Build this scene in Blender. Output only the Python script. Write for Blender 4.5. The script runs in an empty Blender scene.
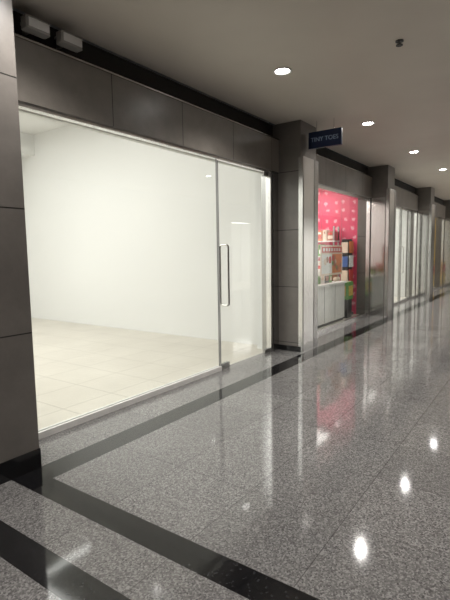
import bpy, math, random
from mathutils import Vector, Matrix
random.seed(4)
sc=bpy.context.scene
try:
    sc.view_settings.view_transform='Standard'
    sc.view_settings.look='None'
except Exception: pass

# ------------------------------------------------------------ node helpers
class NT:
    def __init__(s,name):
        s.m=bpy.data.materials.new(name); s.m.use_nodes=True
        s.n=s.m.node_tree.nodes; s.l=s.m.node_tree.links
        s.b=s.n['Principled BSDF']; s.out=s.n['Material Output']
    def node(s,t,**k):
        x=s.n.new(t)
        for a,b in k.items(): setattr(x,a,b)
        return x
    def put(s,sock,v):
        if isinstance(v,bpy.types.NodeSocket): s.l.new(v,sock)
        else: sock.default_value=v
    def math(s,op,a,b=0.0,c=0.0):
        x=s.node('ShaderNodeMath',operation=op); s.put(x.inputs[0],a); s.put(x.inputs[1],b); s.put(x.inputs[2],c)
        return x.outputs[0]
    def pos(s):
        g=s.node('ShaderNodeNewGeometry'); q=s.node('ShaderNodeSeparateXYZ'); s.l.new(g.outputs['Position'],q.inputs[0])
        return g.outputs['Position'],q.outputs[0],q.outputs[1],q.outputs[2]
    def rng(s,v,lo,hi):
        return s.math('MULTIPLY',s.math('GREATER_THAN',v,lo),s.math('LESS_THAN',v,hi))
    def joint(s,v,off,step,w):
        k=s.math('PINGPONG',s.math('SUBTRACT',v,off),step/2)
        return s.math('LESS_THAN',k,w/2)
    def mix(s,f,a,b):
        x=s.node('ShaderNodeMix',data_type='RGBA'); s.put(x.inputs[0],f)
        for i,v in ((6,a),(7,b)):
            s.put(x.inputs[i], v if isinstance(v,bpy.types.NodeSocket) else (*v,1))
        return x.outputs[2]
    def noise(s,vec,scale,detail=2,rough=.5):
        x=s.node('ShaderNodeTexNoise'); s.l.new(vec,x.inputs['Vector']); x.inputs['Scale'].default_value=scale
        x.inputs['Detail'].default_value=detail; x.inputs['Roughness'].default_value=rough
        return x.outputs['Fac']
    def ramp(s,f,stops,const=False):
        x=s.node('ShaderNodeValToRGB'); s.put(x.inputs[0],f)
        e=x.color_ramp.elements
        while len(e)<len(stops): e.new(.5)
        for i,(p_,c) in enumerate(stops): e[i].position=p_; e[i].color=(*c,1)
        if const: x.color_ramp.interpolation='CONSTANT'
        return x.outputs[0]

def simple(name,col,rough=.5,metal=0,emit=0,ecol=None,spec=.5,var=.06,nscale=6):
    t=NT(name); P,_,_,_=t.pos()
    n=t.noise(P,nscale,3)
    lo=tuple(c*(1-var) for c in col); hi=tuple(min(1,c*(1+var)) for c in col)
    t.put(t.b.inputs['Base Color'],t.ramp(n,[(.3,lo),(.7,hi)]))
    t.b.inputs['Roughness'].default_value=rough; t.b.inputs['Metallic'].default_value=metal
    t.b.inputs['Specular IOR Level'].default_value=spec
    if emit:
        t.b.inputs['Emission Color'].default_value=(*(ecol or col),1); t.b.inputs['Emission Strength'].default_value=emit
    return t.m

# ------------------------------------------------------------ materials
def floor_mat():
    t=NT('polished_granite'); P,x,y,z=t.pos()
    v=t.node('ShaderNodeTexVoronoi'); t.l.new(P,v.inputs['Vector']); v.inputs['Scale'].default_value=130
    sp=t.node('ShaderNodeSeparateColor'); t.l.new(v.outputs['Color'],sp.inputs[0])
    g=t.ramp(sp.outputs[0],[(0,(.072,.070,.070)),(.22,(.15,.145,.144)),(.62,(.208,.201,.199)),(.88,(.34,.333,.328))])
    big=t.noise(P,1.7,3); g=t.mix(t.math('MULTIPLY',big,.25),g,(.125,.121,.12))
    wn=t.node('ShaderNodeTexWhiteNoise',noise_dimensions='2D'); cb=t.node('ShaderNodeCombineXYZ')
    t.put(cb.inputs[0],t.math('FLOOR',t.math('DIVIDE',t.math('SUBTRACT',x,1.71),.6)))
    t.put(cb.inputs[1],t.math('FLOOR',t.math('DIVIDE',t.math('SUBTRACT',y,2.66),.6)))
    t.l.new(cb.outputs[0],wn.inputs['Vector'])
    g=t.mix(t.math('MULTIPLY',wn.outputs[0],.3),g,(.10,.097,.097))
    j=t.math('MAXIMUM',t.joint(x,1.71,.6,.005),t.joint(y,2.66,.6,.005))
    g=t.mix(t.math('MULTIPLY',j,.6),g,(.035,.033,.032))
    bl=t.ramp(sp.outputs[1],[(0,(.006,.006,.007)),(.9,(.010,.010,.011)),(.97,(.03,.03,.033))])
    A=t.rng(x,1.54,1.71); A=t.math('MULTIPLY',A,t.math('LESS_THAN',y,2.9))
    B=t.math('MULTIPLY',t.rng(x,1.08,1.25),t.math('LESS_THAN',y,2.60))
    Cc=t.math('MULTIPLY',t.rng(y,2.66,2.88),t.math('GREATER_THAN',x,1.54))
    m=t.math('MAXIMUM',t.math('MAXIMUM',A,B),Cc)
    g=t.mix(m,g,bl)
    t.put(t.b.inputs['Base Color'],g)
    t.b.inputs['Roughness'].default_value=.07
    t.b.inputs['Specular IOR Level'].default_value=.7
    bp=t.node('ShaderNodeBump'); bp.inputs['Strength'].default_value=.02; bp.inputs['Distance'].default_value=.02
    t.l.new(t.noise(P,5,2),bp.inputs['Height']); t.l.new(bp.outputs[0],t.b.inputs['Normal'])
    return t.m
def stone(name,c,mode):
    t=NT(name); P,x,y,z=t.pos()
    n=t.noise(P,3.2,6,.65); n2=t.noise(P,60,2)
    col=t.ramp(n,[(.3,tuple(k*.82 for k in c)),(.7,tuple(k*1.15 for k in c))])
    col=t.mix(t.math('MULTIPLY',n2,.3),col,tuple(k*.7 for k in c))
    if mode=='h': j=t.joint(x,2.94,.98,.008)
    else: j=t.joint(z,.97,.84,.009)
    col=t.mix(j,col,(.015,.014,.013))
    t.put(t.b.inputs['Base Color'],col); t.b.inputs['Roughness'].default_value=.34
    return t.m
def steel(name,base=.62,rough=.2):
    t=NT(name); P,x,y,z=t.pos()
    mp=t.node('ShaderNodeMapping'); t.l.new(P,mp.inputs[0]); mp.inputs['Scale'].default_value=(90,90,1.2)
    n=t.noise(mp.outputs[0],1,2)
    t.put(t.b.inputs['Base Color'],t.ramp(n,[(.2,(base*.85,)*3),(.8,(base,base*.98,base*.95))]))
    t.b.inputs['Metallic'].default_value=1; t.b.inputs['Roughness'].default_value=rough
    return t.m
def glass_mat():
    t=NT('clear_glass'); t.n.remove(t.b)
    tr=t.node('ShaderNodeBsdfTransparent'); tr.inputs[0].default_value=(.97,.985,.975,1)
    gl=t.node('ShaderNodeBsdfGlossy'); gl.inputs['Roughness'].default_value=.01
    lw=t.node('ShaderNodeLayerWeight'); lw.inputs['Blend'].default_value=.5
    fr=t.math('ADD',t.math('MULTIPLY',t.math('POWER',lw.outputs['Facing'],5.0),.9),.04)
    mx=t.node('ShaderNodeMixShader')
    t.l.new(fr,mx.inputs[0]); t.l.new(tr.outputs[0],mx.inputs[1]); t.l.new(gl.outputs[0],mx.inputs[2])
    t.l.new(mx.outputs[0],t.out.inputs[0]); return t.m
def tile_mat():
    t=NT('cream_floor_tile'); P,x,y,z=t.pos()
    n=t.noise(P,1.5,4)
    col=t.ramp(n,[(.3,(.58,.54,.475)),(.7,(.65,.61,.54))])
    j=t.math('MAXIMUM',t.joint(x,.2,.6,.012),t.joint(y,.2,.6,.012))
    col=t.mix(t.math('MULTIPLY',j,.7),col,(.36,.33,.28))
    t.put(t.b.inputs['Base Color'],col); t.b.inputs['Roughness'].default_value=.3; return t.m
def pink_mat():
    t=NT('pink_patterned_vinyl'); P,x,y,z=t.pos()
    cb=t.node('ShaderNodeCombineXYZ'); t.put(cb.inputs[0],t.math('ADD',x,y)); t.put(cb.inputs[1],z)
    v=t.node('ShaderNodeTexVoronoi',voronoi_dimensions='2D'); t.l.new(cb.outputs[0],v.inputs['Vector'])
    v.inputs['Scale'].default_value=4.6; v.inputs['Randomness'].default_value=.3
    n=t.noise(P,26,3,.7)
    d=t.math('ADD',v.outputs['Distance'],t.math('MULTIPLY',t.math('SUBTRACT',n,.5),.75))
    m=t.math('LESS_THAN',d,.17)
    col=t.mix(m,(.78,.09,.18),(.92,.45,.52))
    t.put(t.b.inputs['Base Color'],col); t.b.inputs['Roughness'].default_value=.4; return t.m
def ceil_mat():
    t=NT('painted_ceiling'); P,x,y,z=t.pos()
    t.put(t.b.inputs['Base Color'],t.ramp(t.noise(P,.9,3),[(.3,(.58,.525,.46)),(.7,(.64,.585,.515))]))
    t.b.inputs['Roughness'].default_value=.5; return t.m

M=dict(floor=floor_mat(),colm=stone('taupe_stone_column',(.175,.16,.146),'v'),head=stone('taupe_stone_header',(.23,.21,.188),'h'),
 ceil=ceil_mat(),steel=steel('brushed_steel',.82,.24),psteel=steel('polished_steel',.72,.12),dsteel=steel('dark_steel',.5,.26),glass=glass_mat(),tile=tile_mat(),pink=pink_mat(),
 white=simple('white_paint',(.80,.80,.785),.7,var=.015,nscale=.6),black=simple('black_granite',(.012,.012,.013),.15),
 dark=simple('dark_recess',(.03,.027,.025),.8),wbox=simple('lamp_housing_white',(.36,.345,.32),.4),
 bulb=simple('lamp_glow',(1,1,1),.5,emit=60,ecol=(1,.98,.96)),trim=simple('white_trim',(.75,.74,.72),.35),
 panel=simple('led_panel_glow',(1,1,1),.5,emit=6,ecol=(1,.99,.95)),
 navy=simple('navy_sign',(.010,.022,.07),.35),txt=simple('sign_lettering',(.35,.45,.65),.5),
 grey=simple('grey_plastic',(.2,.2,.2),.5),
 red=simple('toy_red',(.6,.05,.04),.4),green=simple('toy_green',(.12,.35,.07),.4),yel=simple('toy_yellow',(.7,.45,.08),.4),
 orange=simple('toy_orange',(.7,.2,.06),.4),blue=simple('toy_blue',(.05,.12,.35),.4),cream=simple('toy_cream',(.75,.62,.5),.4),
 blk=simple('black_plastic',(.01,.01,.01),.35),wood=simple('warm_panel',(.35,.14,.08),.35),orb=simple('opposite_wall_stone',(.25,.228,.205),.4))

# ------------------------------------------------------------ mesh builder
class MB:
    def __init__(s): s.v=[];s.f=[];s.mi=[];s.mats=[]
    def _m(s,k):
        if k not in s.mats: s.mats.append(k)
        return s.mats.index(k)
    def box(s,x0,x1,y0,y1,z0,z1,k,bev=0):
        m=s._m(k)
        b=min(bev,(x1-x0)/3,(y1-y0)/3)
        if b>0:
            ring=[(x0+b,y0),(x1-b,y0),(x1,y0+b),(x1,y1-b),(x1-b,y1),(x0+b,y1),(x0,y1-b),(x0,y0+b)]
        else: ring=[(x0,y0),(x1,y0),(x1,y1),(x0,y1)]
        n=len(ring);o=len(s.v)
        for z in (z0,z1): s.v+=[(a,c,z) for a,c in ring]
        s.f.append(tuple(o+n-1-i for i in range(n))); s.f.append(tuple(o+n+i for i in range(n)))
        for i in range(n):
            j=(i+1)%n; s.f.append((o+i,o+j,o+n+j,o+n+i))
        s.mi+=[m]*(n+2); return s
    def cyl(s,c,r,z0,z1,k,n=32,r2=None):
        m=s._m(k);o=len(s.v); r2=r if r2 is None else r2
        for z,q in ((z0,r),(z1,r2)):
            s.v+=[(c[0]+q*math.cos(2*math.pi*i/n),c[1]+q*math.sin(2*math.pi*i/n),z) for i in range(n)]
        s.f.append(tuple(o+n-1-i for i in range(n))); s.f.append(tuple(o+n+i for i in range(n)))
        for i in range(n):
            j=(i+1)%n; s.f.append((o+i,o+j,o+n+j,o+n+i))
        s.mi+=[m]*(n+2); return s
    def lathe(s,c,prof,k,n=32,ax='z'):
        m=s._m(k);o=len(s.v)
        for r,z in prof:
            for i in range(n):
                A,B=r*math.cos(2*math.pi*i/n),r*math.sin(2*math.pi*i/n)
                s.v.append((c[0]+A,c[1]+B,c[2]+z) if ax=='z' else (c[0]+A,c[1]+z,c[2]+B))
        for a in range(len(prof)-1):
            for i in range(n):
                j=(i+1)%n; s.f.append((o+a*n+i,o+a*n+j,o+(a+1)*n+j,o+(a+1)*n+i)); s.mi.append(m)
        return s
    def ball(s,c,r,k,sq=1.0,n=16):
        pr=[(max(1e-4,r*math.sin(math.pi*i/10)),-r*sq*math.cos(math.pi*i/10)) for i in range(11)]
        return s.lathe(c,pr,k,n)
    def obj(s,name,parent=None,loc=(0,0,0)):
        me=bpy.data.meshes.new(name); me.from_pydata(s.v,[],s.f); 
        for k in s.mats: me.materials.append(M[k])
        for p_,i in zip(me.polygons,s.mi): p_.material_index=i
        me.update(); ob=bpy.data.objects.new(name,me); sc.collection.objects.link(ob); ob.location=loc
        if parent: ob.parent=parent
        return ob
def empty(name,loc=(0,0,0)):
    e=bpy.data.objects.new(name,None); sc.collection.objects.link(e); e.location=loc; return e
def tube(name,pts,r,mat,parent=None,cyc=False):
    cu=bpy.data.curves.new(name,'CURVE'); cu.dimensions='3D'; sp=cu.splines.new('POLY'); sp.points.add(len(pts)-1)
    for q,p_ in zip(sp.points,pts): q.co=(*p_,1)
    sp.use_cyclic_u=cyc; cu.bevel_depth=r; cu.bevel_resolution=4; cu.materials.append(M[mat])
    o=bpy.data.objects.new(name,cu); sc.collection.objects.link(o)
    if parent:o.parent=parent
    return o
def area(name,loc,sx,sy,e,col=(1,.985,.955),rot=(0,0,0)):
    L=bpy.data.lights.new(name,'AREA'); L.shape='RECTANGLE'; L.size=sx; L.size_y=sy; L.energy=e; L.color=col
    o=bpy.data.objects.new(name,L); sc.collection.objects.link(o); o.location=loc; o.rotation_euler=rot; return o

H=3.35; XE=42; G=3.36; T=2.66
# ------------------------------------------------------------ shell
MB().box(-6,XE,-3.2,G+.04,-.1,0,'floor').obj('floor')
MB().box(-6,XE,-3.2,G+.0,H,H+.12,'ceil').obj('ceiling')
MB().box(-6.15,-6,-3.2,G,0,H,'orb').obj('wall_west')
MB().box(XE,XE+.15,-3.2,G,0,H,'orb').obj('wall_east')
# opposite side of the corridor, with two unseen lit shops added to brighten steel
w=MB(); w.box(-6,14.5,-3.35,-3.2,0,H,'orb'); w.box(14.5,24.5,-3.35,-3.2,T,H,'orb'); w.box(19.2,19.8,-3.35,-3.2,0,T,'orb'); w.box(24.5,XE,-3.35,-3.2,0,H,'orb'); w.obj('wall_south')
w=MB(); w.box(14.4,24.6,-6.1,-6.0,0,2.9,'white'); w.box(14.4,14.5,-6.0,-3.35,0,2.9,'white'); w.box(24.5,24.6,-6.0,-3.35,0,2.9,'white'); w.box(19.45,19.55,-6.0,-3.35,0,2.9,'white'); w.box(14.4,24.6,-6.1,-3.35,2.9,3.0,'white')
w.obj('wall_south_added_shop')
MB().box(14.4,24.6,-6.1,-3.2,-.1,0,'tile').obj('floor_south_added_shop')
area('shop_ceiling_lamp',(17,-4.6,2.85),3.6,1.6,150); area('shop_ceiling_lamp',(22,-4.6,2.85),3.6,1.6,150)  # added lamps, lighting the added shops for the steel column's reflection

piers=[(6.09,6.62),(10.45,10.98),(14.95,15.48),(19.45,19.98),(23.95,24.48),(28.45,28.98),(32.95,33.48),(37.45,37.98)]
hd=MB()
hd.box(-6,XE,3.30,3.52,T,3.12,'head')
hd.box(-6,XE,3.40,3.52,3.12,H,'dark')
hd.box(-6,XE,3.285,3.30,3.115,3.13,'dsteel')
hd.obj('wall_north')
c=MB(); c.box(.75,1.76,2.88,3.62,.14,H,'colm'); c.box(.74,1.765,2.872,3.62,0,.14,'black'); c.obj('stone_column')
MB().box(-6,.75,3.2,3.4,0,T,'colm').obj('wall_northwest')
for n_,(a,b) in enumerate(piers):
    c=MB()
    c.box(a,b,2.95,3.62,0,H,'colm')
    c.box(a-.006,a+.36,2.90,2.99,0,2.84,'steel',.012)
    c.box(a+.375,b+.006,2.905,2.99,0,2.84,'dsteel',.012)
    if n_>0:
        c.box(a-.006,a+.01,2.995,3.30,.0,T,'psteel'); c.box(b-.01,b+.006,2.995,3.30,.0,T,'psteel')
    else: c.box(a-.012,b+.012,2.94,3.4,0,.08,'black')
    c.obj('steel_clad_column')

# ------------------------------------------------------------ vacant shop (bay 1)
SH=4.2; SX=6.2; SY=11.6; SL=-2.0
MB().box(SL,SX,G+.04,SY,-.1,0,'tile').obj('floor_shop')
MB().box(SL,SX+.1,3.52,SY+.1,SH,SH+.1,'white').obj('ceiling_shop')
MB().box(SX,SX+.12,3.62,SY,0,SH,'white').obj('wall_shop_east')
MB().box(SL-.1,SL,3.52,SY,0,SH,'white').obj('wall_shop_west')
MB().box(SL,SX,SY,SY+.1,0,SH,'white').obj('wall_shop_back')
MB().box(SL,SX,3.53,3.58,T,SH,'white').obj('wall_shop_front')
MB().box(5.97,SX,3.53,3.63,0,T+.01,'white').obj('trim_1')
b=MB(); b.box(SL,SX,9.6,9.95,3.75,SH,'white').obj('ceiling_beam')
for i,(x,y) in enumerate([(x,y) for x in (0.2,2.4,4.6) for y in (4.8,7.0,9.0)]):
    e=MB(); e.box(x-.62,x+.62,y-.08,y+.08,SH-.06,SH,'trim'); e.box(x-.6,x+.6,y-.06,y+.06,SH-.075,SH-.06,'panel')
    e.obj('ceiling_light_batten')
area('shop_ceiling_lamp',(1.6,7.4,SH-.12),5.0,4.5,345)

g=empty('glass_shopfront')
MB().box(1.76,4.60,G-.006,G+.006,.05,T-.03,'glass').obj('fixed_pane',g)
f1=MB(); f1.box(1.76,4.605,G-.035,G-.012,0,.055,'trim'); f1.box(1.76,4.605,G+.012,G+.035,0,.055,'trim'); f1.box(1.76,4.605,G-.03,G+.03,0,.03,'grey')
f1.box(1.76,4.605,G-.03,G+.03,T-.03,T,'steel'); f1.obj('channel_frame',g)
MB().box(4.598,4.604,G-.007,G+.007,.05,T-.03,'grey').obj('pane_edge',g)
d=empty('door_1')
MB().box(4.63,5.86,G-.006,G+.006,.02,T-.04,'glass').obj('leaf',d)
f=MB(); f.box(4.627,4.633,G-.007,G+.007,.02,T-.04,'grey'); f.box(4.62,4.80,G-.022,G+.022,.005,.075,'dsteel'); f.box(5.72,5.86,G-.022,G+.022,.005,.06,'dsteel')
f.box(5.72,5.865,G-.022,G+.022,T-.09,T-.03,'dsteel')
f.box(4.61,5.90,G-.03,G+.03,T-.03,T,'steel'); f.box(5.87,5.915,G-.04,G+.04,0,T,'steel'); f.box(5.93,6.09,G-.05,G+.15,0,T,'dsteel')
f.obj('patch_fittings_and_jamb',d)
def dhandle(x,y,z0,z1,par,off=.065,r=.013):
    for s_,nm in ((-1,'outer_pull'),(1,'inner_pull')):
        pts=[]
        R=.03
        pts.append((x,y,z0+.03))
        Yb=y+s_*off
        for k in range(7):
            t=k/6*math.pi/2; pts.append((x,Yb-s_*R+s_*R*math.sin(t),z0+.03+R-R*math.cos(t)))
        for k in range(7):
            t=k/6*math.pi/2; pts.append((x,Yb-s_*R+s_*R*math.cos(t),z1-.03-R+R*math.sin(t)))
        pts.append((x,y,z1-.03))
        tube(nm,pts,r,'psteel',par)
dhandle(4.74,G,.79,1.62,d)

# ------------------------------------------------------------ shops further along
def shopglass(x0,x1,doorx=None):
    q=empty('glass_shopfront')
    MB().box(x0,x1,G-.006,G+.006,.06,T-.07,'glass').obj('pane',q)
    m=MB(); m.box(x0,x1,G-.03,G+.03,0,.06,'steel'); m.box(x0,x1,G-.03,G+.03,T-.07,T,'steel')
    m.box(x0,x0+.05,G-.04,G+.04,0,T,'steel'); m.box(x1-.05,x1,G-.04,G+.04,0,T,'steel')
    for t in ([doorx,doorx+1.0] if doorx else []): m.box(t-.02,t+.02,G-.035,G+.035,0,T,'dsteel')
    m.obj('frame',q)
    if doorx: dhandle(doorx+.12,G,.8,1.6,q)
def shop(x0,x1,sidemat,backmat,e,depth=7.2,col=(1,.97,.92)):
    MB().box(x0-.2,x1+.2,G+.04,depth,-.1,0,'tile').obj('floor_shop')
    MB().box(x0-.2,x1+.2,3.52,depth,3.0,3.1,'white').obj('ceiling_shop')
    MB().box(x1,x1+.1,3.62,depth,0,3.0,sidemat).obj('wall_shop_east')
    MB().box(x0-.1,x0,3.62,depth,0,3.0,'white').obj('wall_shop_west')
    MB().box(x0-.1,x1+.1,depth,depth+.1,0,3.0,backmat).obj('wall_shop_back')
    area('shop_ceiling_lamp',((x0+x1)/2,4.9,2.95),3.2,1.6,e,col)
shopglass(6.62,10.45); shop(6.62,10.45,'pink','pink',105)
k=MB(); k.box(7.3,9.5,3.55,4.0,0.06,.80,'trim',.01); k.box(7.26,9.54,3.52,4.03,.80,.84,'white',.01); k.box(7.33,9.47,3.57,3.98,0,.06,'blk')
for i in range(1,4): k.box(7.3+i*.55-.004,7.3+i*.55+.004,3.545,3.552,.08,.79,'grey')
k.obj('display_counter')
cols=['red','cream','orange','blue','green','white','blk','cream','wood']
tb=MB(); x=7.4
while x<9.0:
    w_=random.uniform(.12,.22); h_=random.uniform(.12,.30); kk=random.choice(cols); tb.box(x,x+w_,3.68,3.86,.84,.84+h_,kk)
    tb.box(x+.03,x+w_-.03,3.675,3.68,.84+h_*.25,.84+h_*.75,random.choice(cols)); x+=w_+.02
tb.obj('toy_boxes')
shelf=empty('toy_shelf')
s=MB()
for X in (10.02,10.30):
    for Y in (4.0,5.36): s.box(X,X+.04,Y,Y+.04,0,2.05,'dsteel')
for z in (.3,.65,1.0,1.35,1.7): s.box(10.0,10.34,3.99,5.4,z,z+.025,'white')
s.obj('rack',shelf)
tb=MB()
for z in (.325,.675,1.025,1.375,1.725):
    y=4.04
    while y<5.2:
        w_=random.uniform(.08,.18); h_=random.uniform(.14,.30); kk=random.choice(cols); tb.box(10.06,10.26,y,y+w_,z,z+h_,kk)
        tb.box(10.055,10.06,y+.02,y+w_-.02,z+h_*.2,z+h_*.55,random.choice(cols)); tb.box(10.055,10.06,y+.03,y+w_-.03,z+h_*.65,z+h_*.85,random.choice(cols)); y+=w_+.015
tb.obj('boxed_toys',shelf)
# pictorial promo poster hung inside the glass
p_=MB(); X0,X1=7.95,9.05
p_.box(X0,X1,3.44,3.446,1.02,1.60,'cream'); p_.box(X0+.05,X1-.05,3.436,3.44,1.46,1.57,'red')
xm=(X0+X1)/2
p_.box(X0+.05,xm-.02,3.436,3.44,1.06,1.43,'white'); p_.box(xm+.02,X1-.05,3.436,3.44,1.06,1.43,'orange')
for i in range(16):
    cx=random.uniform(X0+.12,X1-.12);cz=random.uniform(1.12,1.38);rr=random.uniform(.03,.07)
    p_.lathe((cx,3.434-.0006*i,cz),[(.0001,0),(rr,0)],random.choice(['red','wood','wood','cream','green','cream','white','orange']),20,'y')
for i in range(7): p_.box(X0+.11+i*.13,X0+.18+i*.13,3.432,3.436,1.485,1.545,'white')
for X in (X0+.05,X1-.05): p_.cyl((X,3.443),.003,1.60,T-.07,'grey',6)
p_.obj('hanging_poster')
t_=MB(); bx,by,bz=9.36,3.78,.84
t_.ball((bx,by,bz+.12),.115,'wood',1.05); t_.ball((bx,by-.01,bz+.29),.085,'wood'); 
for sx in (-1,1):
    t_.ball((bx+sx*.06,by,bz+.365),.03,'wood'); t_.ball((bx+sx*.11,by-.05,bz+.16),.042,'wood',1.3); t_.ball((bx+sx*.07,by-.10,bz+.05),.05,'cream')
    t_.ball((bx+sx*.03,by-.082,bz+.31),.010,'blk')
t_.ball((bx,by-.075,bz+.27),.035,'cream',.8); t_.obj('plush_bear')
t_=MB(); t_.box(9.66,9.96,3.55,3.85,0,.42,'blk',.01); t_.box(9.64,9.98,3.53,3.87,.42,.80,'green',.015); t_.box(9.69,9.93,3.522,3.53,.5,.72,'yel'); t_.box(9.632,9.64,3.58,3.82,.5,.72,'yel'); t_.box(9.68,9.94,3.57,3.83,.80,.815,'cream'); t_.obj('green_display_crate')
t_=MB(); t_.box(10.03,10.37,3.66,3.88,0,.06,'blk'); t_.box(10.10,10.35,3.69,3.86,.06,1.75,'blk',.02)
for z,kk,k2 in ((.45,'cream','red'),(.80,'red','cream'),(1.12,'white','blue'),(1.44,'orange','cream')):
    t_.box(10.12,10.33,3.66,3.69,z,z+.26,kk); t_.box(10.05,10.10,3.70,3.85,z,z+.24,k2)
t_.obj('toy_floor_display')

shopglass(10.98,14.95,13.2); shop(10.98,14.95,'white','white',130)
shopglass(15.48,19.45); shop(15.48,19.45,'yel','white',80)
t_=MB(); t_.box(17.9,18.8,3.5,3.75,0,.08,'blk'); t_.box(17.9,18.8,3.5,3.75,.08,.95,'yel',.01); t_.box(17.97,18.73,3.49,3.5,.55,.85,'red'); t_.box(17.89,17.9,3.53,3.72,.2,.8,'orange'); t_.box(18.0,18.7,3.7,3.74,.95,1.25,'orange'); t_.obj('yellow_promo_counter')
for a,b in ((19.98,23.95),(24.48,28.45),(28.98,32.95),(33.48,37.45),(37.98,41.9)):
    shopglass(a,b); shop(a,b,'white','white',90)

# ------------------------------------------------------------ ceiling fittings
dl=None
def downlight(x,y,watt):
    global dl
    if dl is None:
        m=MB(); m.lathe((0,0,0),[(.095,0),(.097,-.008),(.085,-.012),(.07,-.006),(.066,0.0)],'trim',40)
        m.cyl((0,0),.066,-.004,.0,'bulb',40); o=m.obj('downlight'); dl=o
    else:
        o=bpy.data.objects.new('downlight',dl.data); sc.collection.objects.link(o)
    o.location=(x,y,H)
    L=bpy.data.lights.new('downlight_beam','SPOT'); L.energy=watt; L.spot_size=math.radians(140); L.spot_blend=.8; L.shadow_soft_size=.035; L.color=(1,.955,.90)
    q=bpy.data.objects.new('downlight_beam',L); sc.collection.objects.link(q); q.location=(x,y,H-.03)
for i in range(-2,14):
    X=4.37+2.51*i; downlight(X,2.45-.029*X,105 if X<11 else 165)
for i in range(-1,7): downlight(3.99+5.04*i,-.12,190 if i<3 else 260)
m=MB(); m.cyl((4.41,1.17),.035,H-.008,H+.004,'blk',24); m.cyl((4.41,1.17),.010,H-.035,H-.008,'grey',12); m.cyl((4.41,1.17),.030,H-.041,H-.035,'blk',16); m.obj('ceiling_sprinkler')
sg=empty('hanging_sign')
MB().box(6.28,6.33,2.42,2.92,2.97,3.20,'navy',.008).obj('panel',sg)
m=MB(); m.cyl((6.305,2.54),.006,3.20,H,'steel',10); m.cyl((6.305,2.80),.006,3.20,H,'steel',10); m.obj('hanger_rods',sg)
tx=bpy.data.curves.new('lettering','FONT'); tx.body='TINY TOES'; tx.size=.085; tx.align_x='CENTER'; tx.align_y='CENTER'; tx.extrude=.002; tx.materials.append(M['txt'])
to=bpy.data.objects.new('lettering',tx); sc.collection.objects.link(to); to.parent=sg
to.location=(6.277,2.67,3.085); to.rotation_euler=(math.radians(90),0,math.radians(-90))
for x in (2.16,2.46):
    e=MB(); e.box(x-.10,x+.10,3.20,3.285,3.17,3.26,'wbox',.012); e.box(x-.085,x+.085,3.192,3.20,3.185,3.245,'trim'); e.box(x-.03,x+.03,3.24,3.40,3.26,3.28,'grey')
    e.box(x-.015,x+.015,3.27,3.40,3.20,3.26,'grey'); e.obj('emergency_light')

# ------------------------------------------------------------ world + camera
W=bpy.data.worlds.new('world'); sc.world=W; W.use_nodes=True; W.node_tree.nodes['Background'].inputs[0].default_value=(.05,.05,.05,1); W.node_tree.nodes['Background'].inputs[1].default_value=.3
a=math.radians(35.3);p=math.radians(6.0);ro=0.016
F=Vector((math.cos(a),math.sin(a),0));Z=Vector((0,0,1))
f=math.cos(p)*F-math.sin(p)*Z; r=Vector((math.sin(a),-math.cos(a),0)); u=math.sin(p)*F+math.cos(p)*Z
r2=r*math.cos(ro)-u*math.sin(ro); u2=u*math.cos(ro)+r*math.sin(ro)
cam=bpy.data.cameras.new('camera'); co=bpy.data.objects.new('camera',cam); sc.collection.objects.link(co)
mm=Matrix((r2,u2,-f)).transposed().to_4x4(); mm.translation=Vector((0,0,1.5)); co.matrix_world=mm
cam.sensor_fit='VERTICAL'; cam.sensor_height=36; cam.lens=36*455/600; cam.clip_start=.05; cam.clip_end=200
sc.camera=co
